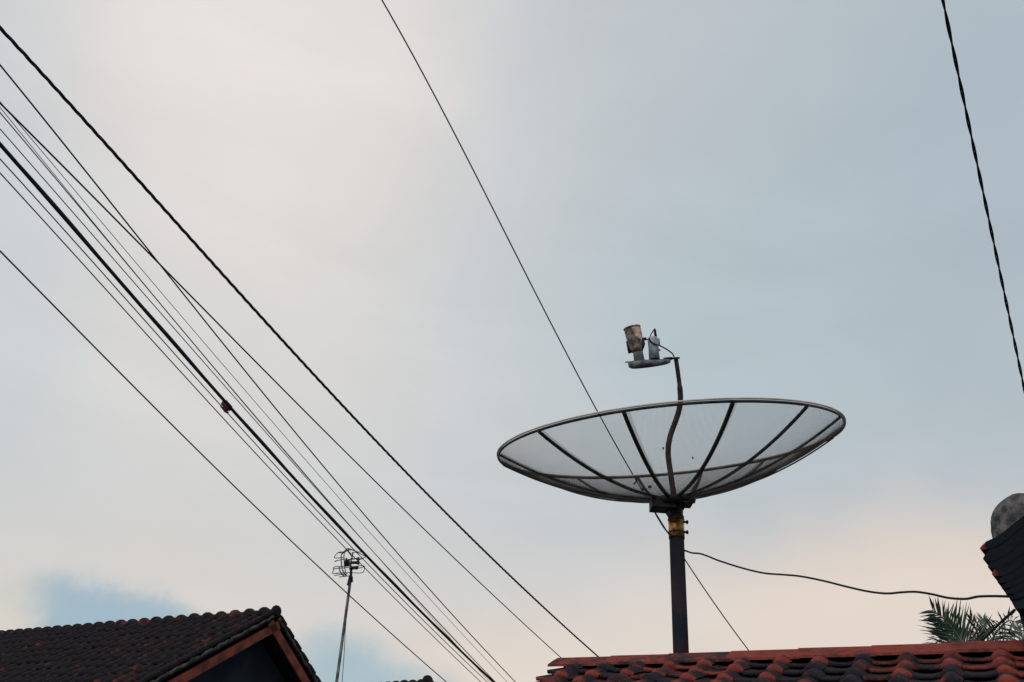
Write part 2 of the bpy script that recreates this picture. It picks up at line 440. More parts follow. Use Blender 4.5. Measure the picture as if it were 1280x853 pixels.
# ---- dark neighbouring house at the right edge: verge corner with a round cement hip end ----
dr = 3.9
Y4c = P(1260, 690, dr).y; cR = PY(1290, 780, Y4c)
house4 = empty('neighbour_house', Vector((cR.x+.6, cR.y, 0)), 'dark neighbouring house corner with a round grey cement ridge end at the right edge', 'house')
X4 = (PY(1400, 700, Y4c)-PY(1240, 700, Y4c)).normalized()            # roughly rightwards
Y4 = D(1500, 950); Y4.z = 0; Y4.normalize()
Z4 = X4.cross(Y4).normalized()
if Z4.z < 0: Z4 = -Z4
k4 = dr/F
def Q4(px, py, y=0): return PY(px, py, Y4c)+Y4*y
# stacked verge tiles: each course a thick curved slab whose nose sticks out
mb = MB()
course = [(1225, 686, 10, .8), (1229, 699, 14, .1), (1235, 709, 14, .1), (1240, 718, 14, .75), (1247, 728, 9, .1), (1252, 735, 8, .1), (1257, 742, 8, .2), (1262, 749, 8, .2)]
for i, (px, py, hpx, t) in enumerate(course):
    p0 = Q4(px, py, .0); h = hpx*k4*.5
    tip = p0
    vs = []; K = 7
    for st, (dx, wz) in enumerate(((0, .12), (4, .5), (12, 1), (30, 1.0), (160, 1.0))):
        for yy in (0, .35, .9):
            for sg in (1, -1):
                vs.append(tip+X4*(dx*k4)+Y4*(yy+.02*math.sin(yy*9))+Z4*(sg*h*wz + min(dx, 30)*k4*.38 + max(0, dx-30)*k4*.62))
    def id_(st, a, b): return st*6+a*2+b
    fs = []
    for st in range(4):
        for a in range(2):
            fs.append((id_(st, a, 0), id_(st, a+1, 0), id_(st+1, a+1, 0), id_(st+1, a, 0)))
            fs.append((id_(st, a, 1), id_(st+1, a, 1), id_(st+1, a+1, 1), id_(st, a+1, 1)))
        fs.append((id_(st, 0, 0), id_(st+1, 0, 0), id_(st+1, 0, 1), id_(st, 0, 1)))
        fs.append((id_(st, 2, 0), id_(st, 2, 1), id_(st+1, 2, 1), id_(st+1, 2, 0)))
    for a in range(2): fs.append((id_(0, a, 0), id_(0, a, 1), id_(0, a+1, 1), id_(0, a+1, 0)))
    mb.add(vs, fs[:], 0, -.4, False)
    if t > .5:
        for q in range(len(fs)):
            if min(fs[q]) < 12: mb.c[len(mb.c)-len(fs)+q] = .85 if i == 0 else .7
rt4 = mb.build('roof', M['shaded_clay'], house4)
# roof body behind the verge: sloping dark slab from the ridge end to the eave, soffit and wall
mb = MB()
def prism(mb, outline, y0, y1, mi=0, col=.3):
    n = len(outline); vs = [Q4(a, b, y0) for a, b in outline]+[Q4(a, b, y1) for a, b in outline]
    fs = [tuple(range(n)), tuple(reversed(range(n, 2*n)))]+[(k, n+k, n+(k+1) % n, (k+1) % n) for k in range(n)]
    mb.add(vs, fs, mi, col)
prism(mb, [(1233, 693), (1243, 690), (1256, 684), (1270, 676), (1284, 668), (1330, 650), (1420, 640), (1420, 760), (1268, 760), (1263, 750), (1256, 738), (1248, 722), (1240, 708)], .015, 1.2)
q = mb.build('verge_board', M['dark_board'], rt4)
mb = MB()   # round cement end of the hip: short fat barrel running back and to the right
cc = Q4(1278, 652, .10); rad = 45*k4
axd = (D(1283, 660).normalized()*.8+X4*.5-Z4*.25).normalized(); s_ = axd.orthogonal().normalized(); t_ = axd.cross(s_)
vs = []; K = 40; st = [(-.055, .05), (-.052, .45), (-.045, .75), (-.028, .92), (0, 1.0), (.06, 1.02), (.10, 1.0), (.12, .93), (.16, .95), (.9, .95)]
for x, q_ in st:
    for k in range(K):
        a = 2*math.pi*k/K
        j = 1+.018*math.sin(3*a+x*20)+.012*math.sin(7*a+2)+random.uniform(-.006, .006)
        vs.append(cc+axd*x+(s_*math.cos(a)+t_*math.sin(a))*rad*q_*j)
fs = [(i*K+k, (i+1)*K+k, (i+1)*K+(k+1) % K, i*K+(k+1) % K) for i in range(len(st)-1) for k in range(K)]+[tuple(reversed(range(K)))]
mb.add(vs, fs, 0, .5, True)
q = mb.build('ridge_end', M['cement'], rt4)
mb = MB()
wp = Q4(1266, 752, .12); wp2 = wp+X4*2.6; nY = Y4*1.6; top = wp.z-.0
wv = [Vector((wp.x, wp.y, 0)), Vector((wp2.x, wp2.y, 0)), Vector((wp2.x+nY.x, wp2.y+nY.y, 0)), Vector((wp.x+nY.x, wp.y+nY.y, 0))]
vs = wv+[v+Zv*(top+.05) for v in wv]
mb.add(vs, [(0, 3, 2, 1), (4, 5, 6, 7), (0, 1, 5, 4), (1, 2, 6, 5), (2, 3, 7, 6), (3, 0, 4, 7)])
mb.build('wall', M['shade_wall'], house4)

# ------------------------------------------------------------------ satellite dish
DD = 6.6; KS = DD/5.9
C0 = P(832.04, 559.25, DD)
Ac = Vector((-.0626, 1.0, .3639)).normalized()                      # cam coords (right, up, forward)
tow = lambda v: (rt*v[0]+up*v[1]+fw*v[2])
e1c = Ac.cross(Vector((0, 0, 1))).normalized()
if e1c.x < 0: e1c = -e1c
e2c = Ac.cross(e1c)
if e2c.z > 0: e2c = -e2c
AX, E1, E2 = tow(Ac), tow(e1c), tow(e2c)
RR, HH = 1.278*KS, .382*KS
HUB = C0-AX*HH
def dish(r, ang, off=0):                                            # point on the paraboloid
    return HUB+AX*(HH*(r/RR)**2+off)+(E1*math.cos(ang)+E2*math.sin(ang))*r
def pc(x, y, dd=0):                                                 # points on the upright pole below the hub, on the dish axis above it
    if y > 622: return PY(x, y, HUB.y)+fw*dd
    return P(x, y, depth(HUB)+(622-y)/182*.33*KS+dd)
vdir = (pc(845.8, 673)-pc(851.4, 820)).normalized()
pole_base = pc(851.4, 820)-vdir*(pc(851.4, 820).z/vdir.z)
dishr = empty('satellite_dish', Vector((pole_base.x, pole_base.y, 0)), 'large black ribbed mesh satellite dish on a black pole behind the red ridge', 'satellite dish')
angs = [173, 140, 111, 81, 55.5, 33, 0, -20, -40, -66, -92, -118, -144, -168]
angs = [R_(a) for a in angs]; angs.sort()
# rim
mb = MB(KS); rimp = [dish(RR, 2*math.pi*k/120) for k in range(120)]
mb.tube(rimp, .0095, 8, closed=True)
mb.build('rim', M['rib'], dishr)
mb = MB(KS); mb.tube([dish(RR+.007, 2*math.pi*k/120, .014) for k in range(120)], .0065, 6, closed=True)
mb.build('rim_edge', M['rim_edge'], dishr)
# ribs: T-section bars under the mesh
for a in angs:
    mb = MB(KS); rs = [.10+(RR-.10)*k/18 for k in range(19)]
    T = (-E1*math.sin(a)+E2*math.cos(a))
    vs = []
    for r in rs:
        for (w, o) in ((-.015, -.004), (.015, -.004), (.013, -.018), (-.013, -.018)):
            vs.append(dish(r, a, o)+T*w)
    fs = []
    for k in range(18):
        for j in range(4): fs.append((k*4+j, k*4+(j+1) % 4, k*4+4+(j+1) % 4, k*4+4+j))
    fs += [(3, 2, 1, 0), (72, 73, 74, 75)]
    mb.add(vs, fs); mb.build('rib', M['rib'], dishr)
# mesh panels: two families of fine wire
def wire_seg(mb, pts, r):
    b = len(mb.v); n = 3; pts = [Vector(p) for p in pts]
    for i, p in enumerate(pts):
        t = (pts[min(i+1, len(pts)-1)]-pts[max(i-1, 0)]).normalized()
        q = (AX-t*AX.dot(t)).normalized(); w = t.cross(q)
        for k in range(3):
            an = 2*math.pi*k/3; mb.v.append(tuple(p+(q*math.cos(an)+w*math.sin(an))*r))
    for i in range(len(pts)-1):
        for k in range(3):
            mb.f.append((b+i*3+k, b+i*3+(k+1) % 3, b+i*3+3+(k+1) % 3, b+i*3+3+k)); mb.m.append(0); mb.c.append(.5); mb.sm.append(True)
for i, a in enumerate(angs):
    a2 = angs[(i+1) % len(angs)]
    if a2 < a: a2 += 2*math.pi
    lap = .028                                                     # panels overlap beside each rib
    A0, A1 = a-lap, a2+lap*.2; mid = (A0+A1)/2; half = (A1-A0)/2
    mb = MB(KS); wr = .00060; pit = .0080; off = .001+.003*(i % 2)
    r = .10
    while r < RR-.005:                                             # cross wires
        nseg = max(2, int(6*r/RR)+2)
        wire_seg(mb, [dish(r, A0+(A1-A0)*k/nseg, off) for k in range(nseg+1)], wr); r += pit
    nl = int(RR*math.sin(half)/pit)
    for k in range(-nl, nl+1):                                     # wires running with the panel
        w = k*pit+.003
        rmin = max(.10, abs(w)/math.sin(half)+.001)
        if rmin > RR-.02: continue
        pts = []
        for q in range(9):
            rr = rmin+(RR-.003-rmin)*q/8
            pts.append(dish(rr, mid+math.asin(max(-1, min(1, w/rr))), off+.001))
        wire_seg(mb, pts, wr)
    mb.build('mesh_panel', M['mesh'], dishr)
# hub plate, mount, clamp, pole
mb = MB(KS)
mb.tube([HUB-AX*.055, HUB-AX*.02, HUB+AX*.004], [.165, .175, .165], 28)
mb.build('hub_plate', M['black_steel'], dishr)
mb = MB(KS)
hx = (rt-vdir*rt.dot(vdir)).normalized(); hy = vdir.cross(hx); hx = hx*KS; hy = hy*KS; vs_ = vdir*KS
mb.box(pc(826, 629.5, -.06), hx*.085, hy*.07, vs_*.038)
mb.box(pc(846, 626.5, -.02), hx*.11, hy*.08, vs_*.017)
mb.box(pc(834.5, 637, -.01), (hx*.5+vs_*-.86)*.05, hy*.05, (hx*.86+vs_*.5)*.014)
mb.box(pc(853, 630, -.03), hx*.006, hy*.02, vs_*.035)
mb.build('mount_bracket', M['black_steel'], dishr)
mb = MB(KS)
mb.tube([pc(842.8, 622), pc(843.5, 634), pc(844.4, 640), pc(844.9, 648)], [.068, .062, .055, .05], 20)
mb.tube([pc(845, 645.5), pc(845.05, 648.5)], .058, 20)
mb.build('neck', M['brown_steel'], dishr)
mb = MB(KS); mb.tube([pc(845, 648), pc(845.9, 672)], .057, 24)
cl = mb.build('clamp', M['brass'], dishr)
mb = MB(KS)
for (yy) in (654, 666.5):
    c = pc(845.3, yy); mb.tube([c+hx*.03-hy*.035, c+hx*.078-hy*.035], .008, 6); mb.tube([c+hx*.066-hy*.035, c+hx*.08-hy*.035], .014, 6)
    mb.tube([c-hx*.03-hy*.05, c-hx*.03-hy*.068], .011, 6)
mb.tube([pc(845, 649.5), pc(845.1, 651)], .061, 24); mb.tube([pc(845.5, 665.6), pc(845.6, 667)], .060, 24)
q = mb.build('bolt', M['black_steel'], cl)
mb = MB(KS); mb.tube([pc(845.8, 671.5), pc(851.4, 820), pole_base-vdir*.3], .0525, 24)
mb.tube([pc(845.85, 671.5), pc(845.95, 674)], .0565, 24)
mb.build('pole', M['pole_steel'], dishr)
# bolts and the loose loop by the hub
mb = MB(KS)
for (x, y, r) in ((803, 596, .011), (812.5, 609, .014), (804, 612, .011), (818, 601.5, .006), (829, 561, .006), (866, 573, .005)):
    p = pc(x, y, .05); mb = MB(KS); mb.tube([p-AX*.008, p+AX*.012], r, 6); mb.build('nut', M['black_steel'], dishr)
mb = MB(KS); mb.tube(catmull([pc(794, 595, .1), pc(796, 599, .1), pc(794.5, 603, .1), pc(792, 606, .1)]), .006, 6)
mb.build('loose_cable', M['cable'], dishr); mb = MB(KS)
mb.tube(catmull([pc(815, 635, -.05), pc(822, 648, -.08), pc(830, 660, -.08), pc(838, 668, -.06)]), .0058, 6)
mb.build('control_cable', M['cable'], dishr)
# feed pole (one strut from the hub) and feed head
fp = catmull([pc(843, 622), pc(840.5, 608), pc(838, 590), pc(835.5, 572), pc(835.5, 558), pc(838.5, 543), pc(845, 525), pc(849, 512), pc(850.5, 500), pc(849.8, 485), pc(847.3, 465), pc(845, 449.5)], 6)
mb = MB(KS); mb.tube(fp, [.021 if i < 55 else .017 for i in range(len(fp))], 12)
mb.build('feed_strut', M['brown_steel'], dishr)
feed = MB(KS)
pl0, pl1 = pc(785, 455.5), pc(838, 450.5)
lx = (pl1-pl0).normalized(); lz = (up-lx*up.dot(lx)).normalized(); ly = lx.cross(lz); LL = lx; lx = lx*KS; ly = ly*KS; lz = lz*KS
cen = (pl0+pl1)/2; hl = (pl1-pl0).length/2
prof = [(0, -.0305, .6), (0, -.031, .85), (0, -.022, .97), (0, 0, 1.0), (0, .012, .96), (0, .018, .80), (0, .02, .3)]
K = 36; vs = []
for (_, z, q_) in prof:
    for k in range(K):
        a = 2*math.pi*k/K; vs.append(cen+LL*math.cos(a)*hl*q_+ly*math.sin(a)*hl/KS*.85*q_+lz*(z*(1+.25*math.cos(a-2.8))))
fs = [(i*K+k, i*K+(k+1) % K, (i+1)*K+(k+1) % K, (i+1)*K+k) for i in range(len(prof)-1) for k in range(K)]+[tuple(reversed(range(K))), tuple(range((len(prof)-1)*K, len(prof)*K))]
feed.add(vs, fs, 0, .5, True)
feed.tube([pc(781.5, 453), pc(790, 452.5)], .006, 8)
fh = feed.build('feed_plate', M['feed_dark'], dishr)
mb = MB(KS)
mb.box(pc(840.5, 448.3), lx*.052, ly*.03, lz*.007); mb.box(pc(835, 448.6), lx*.028, ly*.035, lz*.011)
q = mb.build('feed_arm', M['black_steel'], dishr)
mb = MB(KS); mb.tube([pc(799.5, 452), pc(797.2, 440), pc(796, 434)], [.042, .039, .036], 20)
mb.build('feed_neck', M['feed_grey'], dishr)
mb = MB(KS)
mb.tube([pc(796.4, 440), pc(796, 436), pc(794.6, 430), pc(792.4, 420), pc(790.0, 410)], [.045, .056, .062, .064, .066], 24)
mb.tube([pc(790.2, 411), pc(789.8, 409.4)], .069, 24)
l1 = mb.build('lnb', M['lnb_label'], dishr); tag(l1, 'rusty low noise block with peeling cream label')
mb = MB(KS); la, lb = pc(793.4, 426), pc(790.3, 411.5); ldir = (lb-la).normalized(); lr = (rt-ldir*rt.dot(ldir)).normalized(); lf = ldir.cross(lr)
if lf.dot(fw) > 0: lf = -lf
vs = []; nA, nB = 14, 6; rdl = random.Random(5); ed = [rdl.uniform(-.10, .10) for _ in range(nA+1)]
for j in range(nB+1):
    for i in range(nA+1):
        a = R_(8+82*i/nA + (14*(j/nB) if i == nA else 0)); v = j/nB
        c = la.lerp(lb, v + (ed[i]+.25*math.sin(i*.6))*(1-v)*.8)
        vs.append(c+(lr*math.cos(a)+lf*math.sin(a))*.0672*KS)
mb.add(vs, [(j*(nA+1)+i, j*(nA+1)+i+1, (j+1)*(nA+1)+i+1, (j+1)*(nA+1)+i) for j in range(nB) for i in range(nA)], 0, .5, True)
mb.build('label', M['lnb_paper'], l1)
mb = MB(KS); mb.tube([pc(784.2, 427), pc(787.5, 441.5)], [.012, .015], 10)
mb.build('lnb_fin', M['brown_steel'], dishr); mb = MB(KS)
mb.tube([pc(803, 424, -.04), pc(804.5, 430, -.04), pc(803, 435, -.04)], .013, 8); mb.box(pc(804.5, 424), lx*.02, ly*.02, lz*.012)
mb.build('lnb_bracket', M['brown_steel'], dishr)
mb = MB(KS); mb.tube([pc(818, 449), pc(817, 437), pc(816.2, 425), pc(816, 422)], [.043, .04, .043, .036], 20)
mb.tube([pc(822.5, 423.5), pc(823.2, 431)], .014, 8); mb.tube([pc(822, 436), pc(825.5, 438.5)], .008, 8)
l2 = mb.build('lnb', M['lnb_blue'], dishr); tag(l2, 'blue grey low noise block')
mb = MB(KS)
mb.tube([pc(819.6, 421, -.02), pc(818.6, 413), pc(818, 411)], [.011, .010, .006], 8)
mb.tube(catmull([pc(818, 411.5), pc(814, 418), pc(811, 424, -.04), pc(806, 424, -.06)]), .0045, 6)
mb.tube(catmull([pc(811, 424, -.05), pc(816, 429, -.06), pc(826, 433, -.05), pc(835, 438, -.03), pc(841, 443), pc(843, 448)]), .0055, 6)
mb.build('feed_cable', M['cable'], dishr)

# drooping cable from the pole to the neighbour house
wp_ = [(855, 688), (862, 690.5), (866, 691.5), (875, 692.3), (886, 696), (897, 700.5), (920, 708), (940, 713.5), (958, 717), (978, 718.5), (1000, 720.5), (1028, 726), (1060, 734), (1085, 739.5), (1108, 742), (1128, 740.5), (1145, 740), (1165, 743), (1185, 747.5), (1207, 748.8), (1222, 746), (1240, 745.3), (1262, 745.8)]
dq0, dq1 = depth(pc(855, 688)), 4.0
wp_ = [P(x, y, dq0+(dq1-dq0)*(x-855)/407) for x, y in wp_]
mb = MB(); mb.tube(catmull(wp_, 5), .0068, 7)
tag(mb.build('drooping_cable', M['cable']), 'slack black cable from the dish pole to the dark house at right', 'cable')

# ------------------------------------------------------------------ overhead wires
def fit_wire(pts, deg=2, d0=6.0, d1=12.0, xr=None, n=90, ext0=2.5, ext1=5.0, ref=(0, 620)):
    """smooth sagging line through photo points; depth runs d0..d1 (linear in 1/depth)"""
    p = np.array(pts, float); a = p[0]; b = p[-1]; t = (b-a)/np.linalg.norm(b-a); nn = np.array([-t[1], t[0]])
    uu = (p-a)@t; vv = (p-a)@nn; c = np.polyfit(uu, vv, deg)
    us = np.linspace(0, uu[-1], n); vs = np.polyval(c, us)
    out = []
    for q, w in zip(us, vs):
        xy = a+t*q+nn*w; k = (xy[0]-ref[0])/(ref[1]-ref[0])
        out.append(P(xy[0], xy[1], 1/((1-k)/d0+k/d1)))
    s = (out[0]-out[1]).normalized(); e = (out[-1]-out[-2]).normalized()
    out = [out[0]+s*ext0*(3-j)/3 for j in range(3)]+out+[out[-1]+e*ext1*(j+1)/3 for j in range(3)]
    return out
def resample(pts, step):
    o = [pts[0]]; acc = 0
    for a, b in zip(pts[:-1], pts[1:]):
        L = (b-a).length; q = step-acc
        while q <= L: o.append(a.lerp(b, q/L)); q += step
        acc = L-(q-step)
    return o
def twist(pts, r, pitch, strands=2, n=6, offs=1.0):
    pts = resample(pts, pitch/14); mb = MB()
    for s in range(strands):
        q = []
        ref = None
        for i, p in enumerate(pts):
            t = (pts[min(i+1, len(pts)-1)]-pts[max(i-1, 0)]).normalized()
            if ref is None: ref = t.orthogonal().normalized()
            ref = (ref-t*ref.dot(t)).normalized(); w = t.cross(ref)
            a = 2*math.pi*(i/14+s/strands)+.5*math.sin(i*.013)
            q.append(p+(ref*math.cos(a)+w*math.sin(a))*r*offs)
        mb.tube(q, r, n)
    return mb
G = 'overhead wires running down to the right'
w1 = fit_wire([(0, 35), (67, 107), (150, 200), (192, 250), (300, 365), (350, 422), (517.6, 600), (550, 634), (614.8, 700), (743.9, 817)], 3, 6, 15, ref=(0, 744), ext1=3)
tag(twist(w1, .0082, .36, 3, offs=1.0).build('twisted_power_cable', M['cable']), 'thick black twisted power cable, uppermost of the bundle at left', 'power cable')
thin = [
 ('overhead_wire', [(0, 81), (95, 200), (150, 267.5), (194, 325), (211, 344), (295.4, 450), (380, 553), (419, 600), (503, 700), (550, 752), (645, 853)], .0068, 'cable', 'dark wire starting second from top at left and crossing the one below it', 1.0),
 ('overhead_wire', [(0, 128.5), (70, 200), (150, 280.5), (203, 334), (318, 450), (380, 512.8), (467, 600), (569, 700), (699, 820)], .0078, 'cable', 'dark wire ending at the left tip of the red ridge', 1.04),
 ('overhead_wire', [(0, 126), (22, 155), (61, 200), (86.7, 230), (150, 304.5), (200, 364), (273.5, 450), (403.5, 600), (500, 708), (550, 762), (634, 853)], .0032, 'wire', 'hair-thin faint wire, right of the close pair in the bundle', 1.06),
 ('overhead_wire', [(0, 140.5), (49, 200), (74.4, 230), (150, 317.5), (200, 379), (259, 450), (384, 600), (500, 725.5), (550, 778), (618, 853)], .0046, 'wire', 'dark thin wire of the close pair just right of the thick cable', 1.01),
 ('overhead_wire', [(0, 134), (53, 200), (77, 230), (150, 319), (200, 379.5), (261, 450), (387, 600), (500, 729), (550, 782), (612, 853)], .0030, 'wire', 'faint hair-thin wire hugging its darker twin in the bundle', 1.03),
 ('overhead_wire', [(0, 161), (33, 200), (60.4, 230), (150, 333), (200, 390.5), (251, 450), (380, 593), (386, 600), (500, 728), (620, 853)], .0042, 'wire', 'thin wire running nearest above the thick straight cable', .98),
 ('overhead_wire', [(0, 199), (25, 226), (150, 366.5), (179.5, 400), (225, 450), (281, 512), (361.5, 600), (500, 748), (610, 853)], .0050, 'wire', 'thin wire close below the thick straight cable, joined to it by the splice', .99),
 ('overhead_wire', [(0, 216), (12, 230), (150, 381), (166, 400), (213, 450), (230, 470), (350.7, 600), (500, 755), (601.5, 853)], .0050, 'wire', 'thin wire second below the thick straight cable', .97),
 ('overhead_wire', [(0, 314), (84.5, 400), (230, 546), (284.5, 600), (350, 663), (497.7, 800), (556, 851)], .0062, 'wire', 'lone thin wire set apart below all the others at left', .94),
]
for nm, pts, r, mt, lab, df in thin:
    w = fit_wire(pts, 3, 6*df, 12*df)
    mb = MB(); mb.tube(w, r, 6)
    tag(mb.build(nm, M[mt]), lab, 'wire', G)
wT = fit_wire([(0, 180), (14, 197), (192, 400), (235, 450), (285, 507), (370, 600), (500, 738.6), (617, 853)], 3, 6, 12)
mb = MB(); mb.tube(wT, .0155, 8)
sv = resample(wT, .05); mb.tube([p+Vector((.004*math.sin(i*.21), 0, .012+.004*math.cos(i*.21))) for i, p in enumerate(sv)], .008, 6)
tag(mb.build('thick_power_cable', M['cable']), 'thickest straight black cable in the middle of the left bundle', 'power cable')
# splice
dm = 8.15
mb = MB(); c = P(283.5, 507, dm); tdir = (P(293, 517, dm)-P(275, 498, dm)).normalized(); qd = (up+rt).normalized()
mb.tube([c-tdir*.06, c-tdir*.045, c+tdir*.045, c+tdir*.065], [.02, .038, .036, .018], 10)
mb.tube([c-tdir*.02-qd*.035, c+tdir*.03-qd*.05, c+tdir*.07-qd*.045], [.012, .018, .01], 8)
mb.tube([c-tdir*.05, c-tdir*.04-qd*.055, c+tdir*.02-qd*.06], .006, 6)
tag(mb.build('cable_splice', M['splice']), 'small rust red splice clamped on the thick straight cable', 'splice')
w11 = fit_wire([(478, 0), (582.6, 200), (677, 380), (688, 401), (751.4, 518), (793, 597), (818, 641), (836, 671), (857, 704), (897.6, 759), (932, 807)], 3, 7.5, 10.5, ref=(478, 932), ext1=4)
mb = MB(); mb.tube(w11, .0078, 6)
tag(mb.build('overhead_wire', M['wire']), 'single thin wire crossing the sky and passing behind the dish', 'wire')
w12 = fit_wire([(1178.5, 0), (1194, 75), (1211, 155), (1245.5, 320), (1262, 398), (1281, 490)], 3, 4.6, 6.2, ref=(1178, 1281), ext1=4)
tag(twist(w12, .0054, .44, 2).build('twisted_drop_cable', M['cable']), 'black twisted pair cable hanging across the upper right corner', 'cable')

# ------------------------------------------------------------------ television antenna on its mast
dA = 10.4
YA = P(438, 705, dA).y
def pa(x, y, dd=0): return PY(x, y, YA+dd)
mt_ = pa(438, 726); mdir = (pa(438.2, 726)-pa(421, 853)).normalized(); mbase = mt_-mdir*(mt_.z/mdir.z)
ant = empty('television_antenna', Vector((mbase.x, mbase.y, 0)), 'small looped television antenna on a thin grey mast beside the dark gable', 'antenna')
mb = MB(); mb.tube([mbase-mdir*.2, mt_], [.021, .019], 10); mb.build('mast', M['mast'], ant)
mb = MB(); mb.tube([pa(435.8, 732), pa(438.6, 720)], .026, 8); mb.box(pa(438.5, 725), rt*.026, fw*.02, up*.03)
mb.tube([pa(438.5, 722), pa(439, 712)], .018, 8); mb.build('mast_clamp', M['black_steel'], ant)
mb = MB(); mb.box(pa(444, 703.5), rt*.05, fw*.03, up*.012); mb.box(pa(434, 704.5), rt*.03, fw*.03, up*.035); mb.box(pa(443, 710), rt*.05, fw*.03, up*.015)
for yy in (699, 703): mb.tube([pa(431, yy+1.5), pa(449, yy-1)], .008, 6)
mb.tube([pa(448, 697), pa(448, 706)], .016, 6); mb.tube([pa(439, 698), pa(438, 716)], .011, 6); mb.tube([pa(433, 698), pa(432.5, 708)], .014, 6)
mb.build('amplifier_box', M['black_steel'], ant)
def rod(name, pts, r=.0062):
    mb = MB(); mb.tube(catmull(pts, 5), r, 6); mb.build(name, M['antenna'], ant)
# curved reflector bars
rod('reflector', [pa(433, 687), pa(428, 692), pa(426.5, 696), pa(427, 706), pa(428, 712), pa(431, 718), pa(434, 720.5)], .0085)
rod('reflector', [pa(437, 686.5, .1), pa(431, 690, .1), pa(430, 696, .1), pa(430.5, 706, .1), pa(432, 716, .1)], .007)
rod('reflector', [pa(441, 691, -.1), pa(440, 697, -.1), pa(438, 704, -.1), pa(437, 712, -.1)], .009)
rod('reflector', [pa(424, 708), pa(424.5, 713), pa(427.5, 718), pa(431, 721)], .0085)
rod('reflector', [pa(432, 686.8), pa(436, 686), pa(442, 688), pa(448, 690.5)], .006)
rod('reflector', [pa(433.8, 688), pa(439, 695), pa(441, 699)], .007)
# director loops, left and right of the box
for pts in ([(433, 690), (424, 690.5), (420, 693.5), (418.5, 697.5), (430, 697)],
            [(431, 699), (419, 701.5), (420, 702)],
            [(431, 691.5), (423, 691), (426, 690)],
            [(433, 708), (418, 709), (417, 713), (416, 717), (428, 716.5)],
            [(436, 709.5), (419, 711), (418.5, 711.5)],
            [(434, 717.5), (418, 719.5)], [(437, 720), (424, 721.5)], [(438, 716), (420, 716.8)],
            [(440, 691), (450, 690.2), (455, 691)],
            [(434, 688.5), (441, 688), (452, 693.5), (457, 696.5), (449, 699)],
            [(441, 695), (447, 700), (456, 697.2)],
            [(441, 708.5), (454, 707.5), (455.5, 710), (453, 716), (440, 716.3)],
            [(442, 711), (451, 710), (454, 709)]):
    rod('director', [pa(x, y, random.uniform(-.08, .08)) for x, y in pts], .0055)
mb = MB(); mb.tube(catmull([pa(437, 728, -.03), pa(435, 752, -.03), pa(432, 785, -.03), pa(430, 820, -.02), pa(427, 862, 0)]), .0045, 6)
mb.build('antenna_cable', M['wire'], ant)

# ------------------------------------------------------------------ palm behind the red ridge
dP = 7.6
YP = P(1222, 800, dP).y; pb = PY(1222, 838, YP)
palm = empty('palm_tree', Vector((pb.x+.15, pb.y+.1, 0)), 'green date palm whose feathery fronds rise over the ridge at lower right', 'palm tree')
mb = MB(); pts = [Vector((pb.x+.15, pb.y+.1, 0)).lerp(pb, k/8)+Vector((.02*math.sin(k*2), 0, 0)) for k in range(9)]
mb.tube(pts, [.12-.003*k+.01*(k % 2) for k in range(9)], 12); mb.build('trunk', M['trunk'], palm)
def frond(pts, n, ln, spread, droop=.25, seed=0, side=None, w=.010, fold=.5, wid=1.0):
    """rachis with two rows of stiff pointed leaflets"""
    rd = random.Random(seed); path = catmull(pts, 10)
    mr = MB(); mr.tube(path, [.011*(1-.8*i/(len(path)-1)) for i in range(len(path))], 6, 1)
    L = len(path)
    view = (P(1220, 790, dP)-CAM).normalized()
    for i in range(n):
        f = (i+.5)/n; k = f*(L-1); j = int(k); p = path[j].lerp(path[min(j+1, L-1)], k-j)
        t = (path[min(j+1, L-1)]-path[max(j-1, 0)]).normalized()
        sd = t.cross(side if side else view).normalized()
        nn = t.cross(sd).normalized()
        for sg in (-1, 1):
            a = spread*(1-.45*f)+rd.uniform(-.1, .1)
            d = (t*math.cos(a)+sd*sg*math.sin(a)+nn*rd.uniform(-fold, fold)*.6).normalized()
            ll = ln*(.65+.5*math.sin(math.pi*min(1, f*1.05+.1)))*rd.uniform(.82, 1.12)
            wv_ = d.cross(nn+sd*rd.uniform(-.6, .6)).normalized()*w*wid
            nv = d.cross(wv_).normalized()*w*.35
            b = p; m = p+d*ll*.45; e = p+d*ll-Zv*ll*droop*rd.uniform(.3, 1)
            vs = [b-wv_*.5, b+wv_*.5, m+wv_-Zv*ll*droop*.12, m-wv_-Zv*ll*droop*.12, m+nv-Zv*ll*droop*.12, e, b+nv*.5]
            mr.add(vs, [(0, 6, 4, 3), (6, 1, 2, 4), (3, 4, 5), (4, 2, 5)], 0, rd.random())
    mr.build('frond', [M['leaf'], M['stalk']], palm)
pp = lambda x, y, dd=0: PY(x, y, YP+dd)
frond([pb, pp(1211, 815), pp(1197, 794), pp(1180, 774, -.1), pp(1166, 763, -.2)], 34, .31, 1.05, .02, 1)
frond([pb, pp(1206, 818, .1), pp(1197, 804, .1), pp(1187, 790, .1), pp(1180, 778, .1)], 24, .28, .85, .0, 11)
frond([pb, pp(1229, 808, .2), pp(1231, 790, .3), pp(1229, 775, .4)], 18, .24, .62, .0, 2)
frond([pb, pp(1222, 808), pp(1221, 790, -.2), pp(1212, 768, -.4)], 16, .20, .5, .05, 3, wid=.7)
frond([pb, pp(1240, 800), pp(1250, 785, -.2), pp(1262, 776, -.5), pp(1276, 781, -.7)], 26, .24, .9, .3, 4)
frond([pb, pp(1238, 810), pp(1252, 796, .2), pp(1270, 790, .3), pp(1290, 800, .4)], 26, .26, .9, .3, 5)
frond([pb, pb+Vector((.1, .5, .35)), pb+Vector((.2, 1.0, .45)), pb+Vector((.3, 1.5, .2))], 26, .26, .9, .3, 7)
frond([pb, pb+Vector((-.3, .4, .0)), pb+Vector((-.6, .8, -.2)), pb+Vector((-.8, 1.2, -.7))], 26, .28, .9, .3, 8)
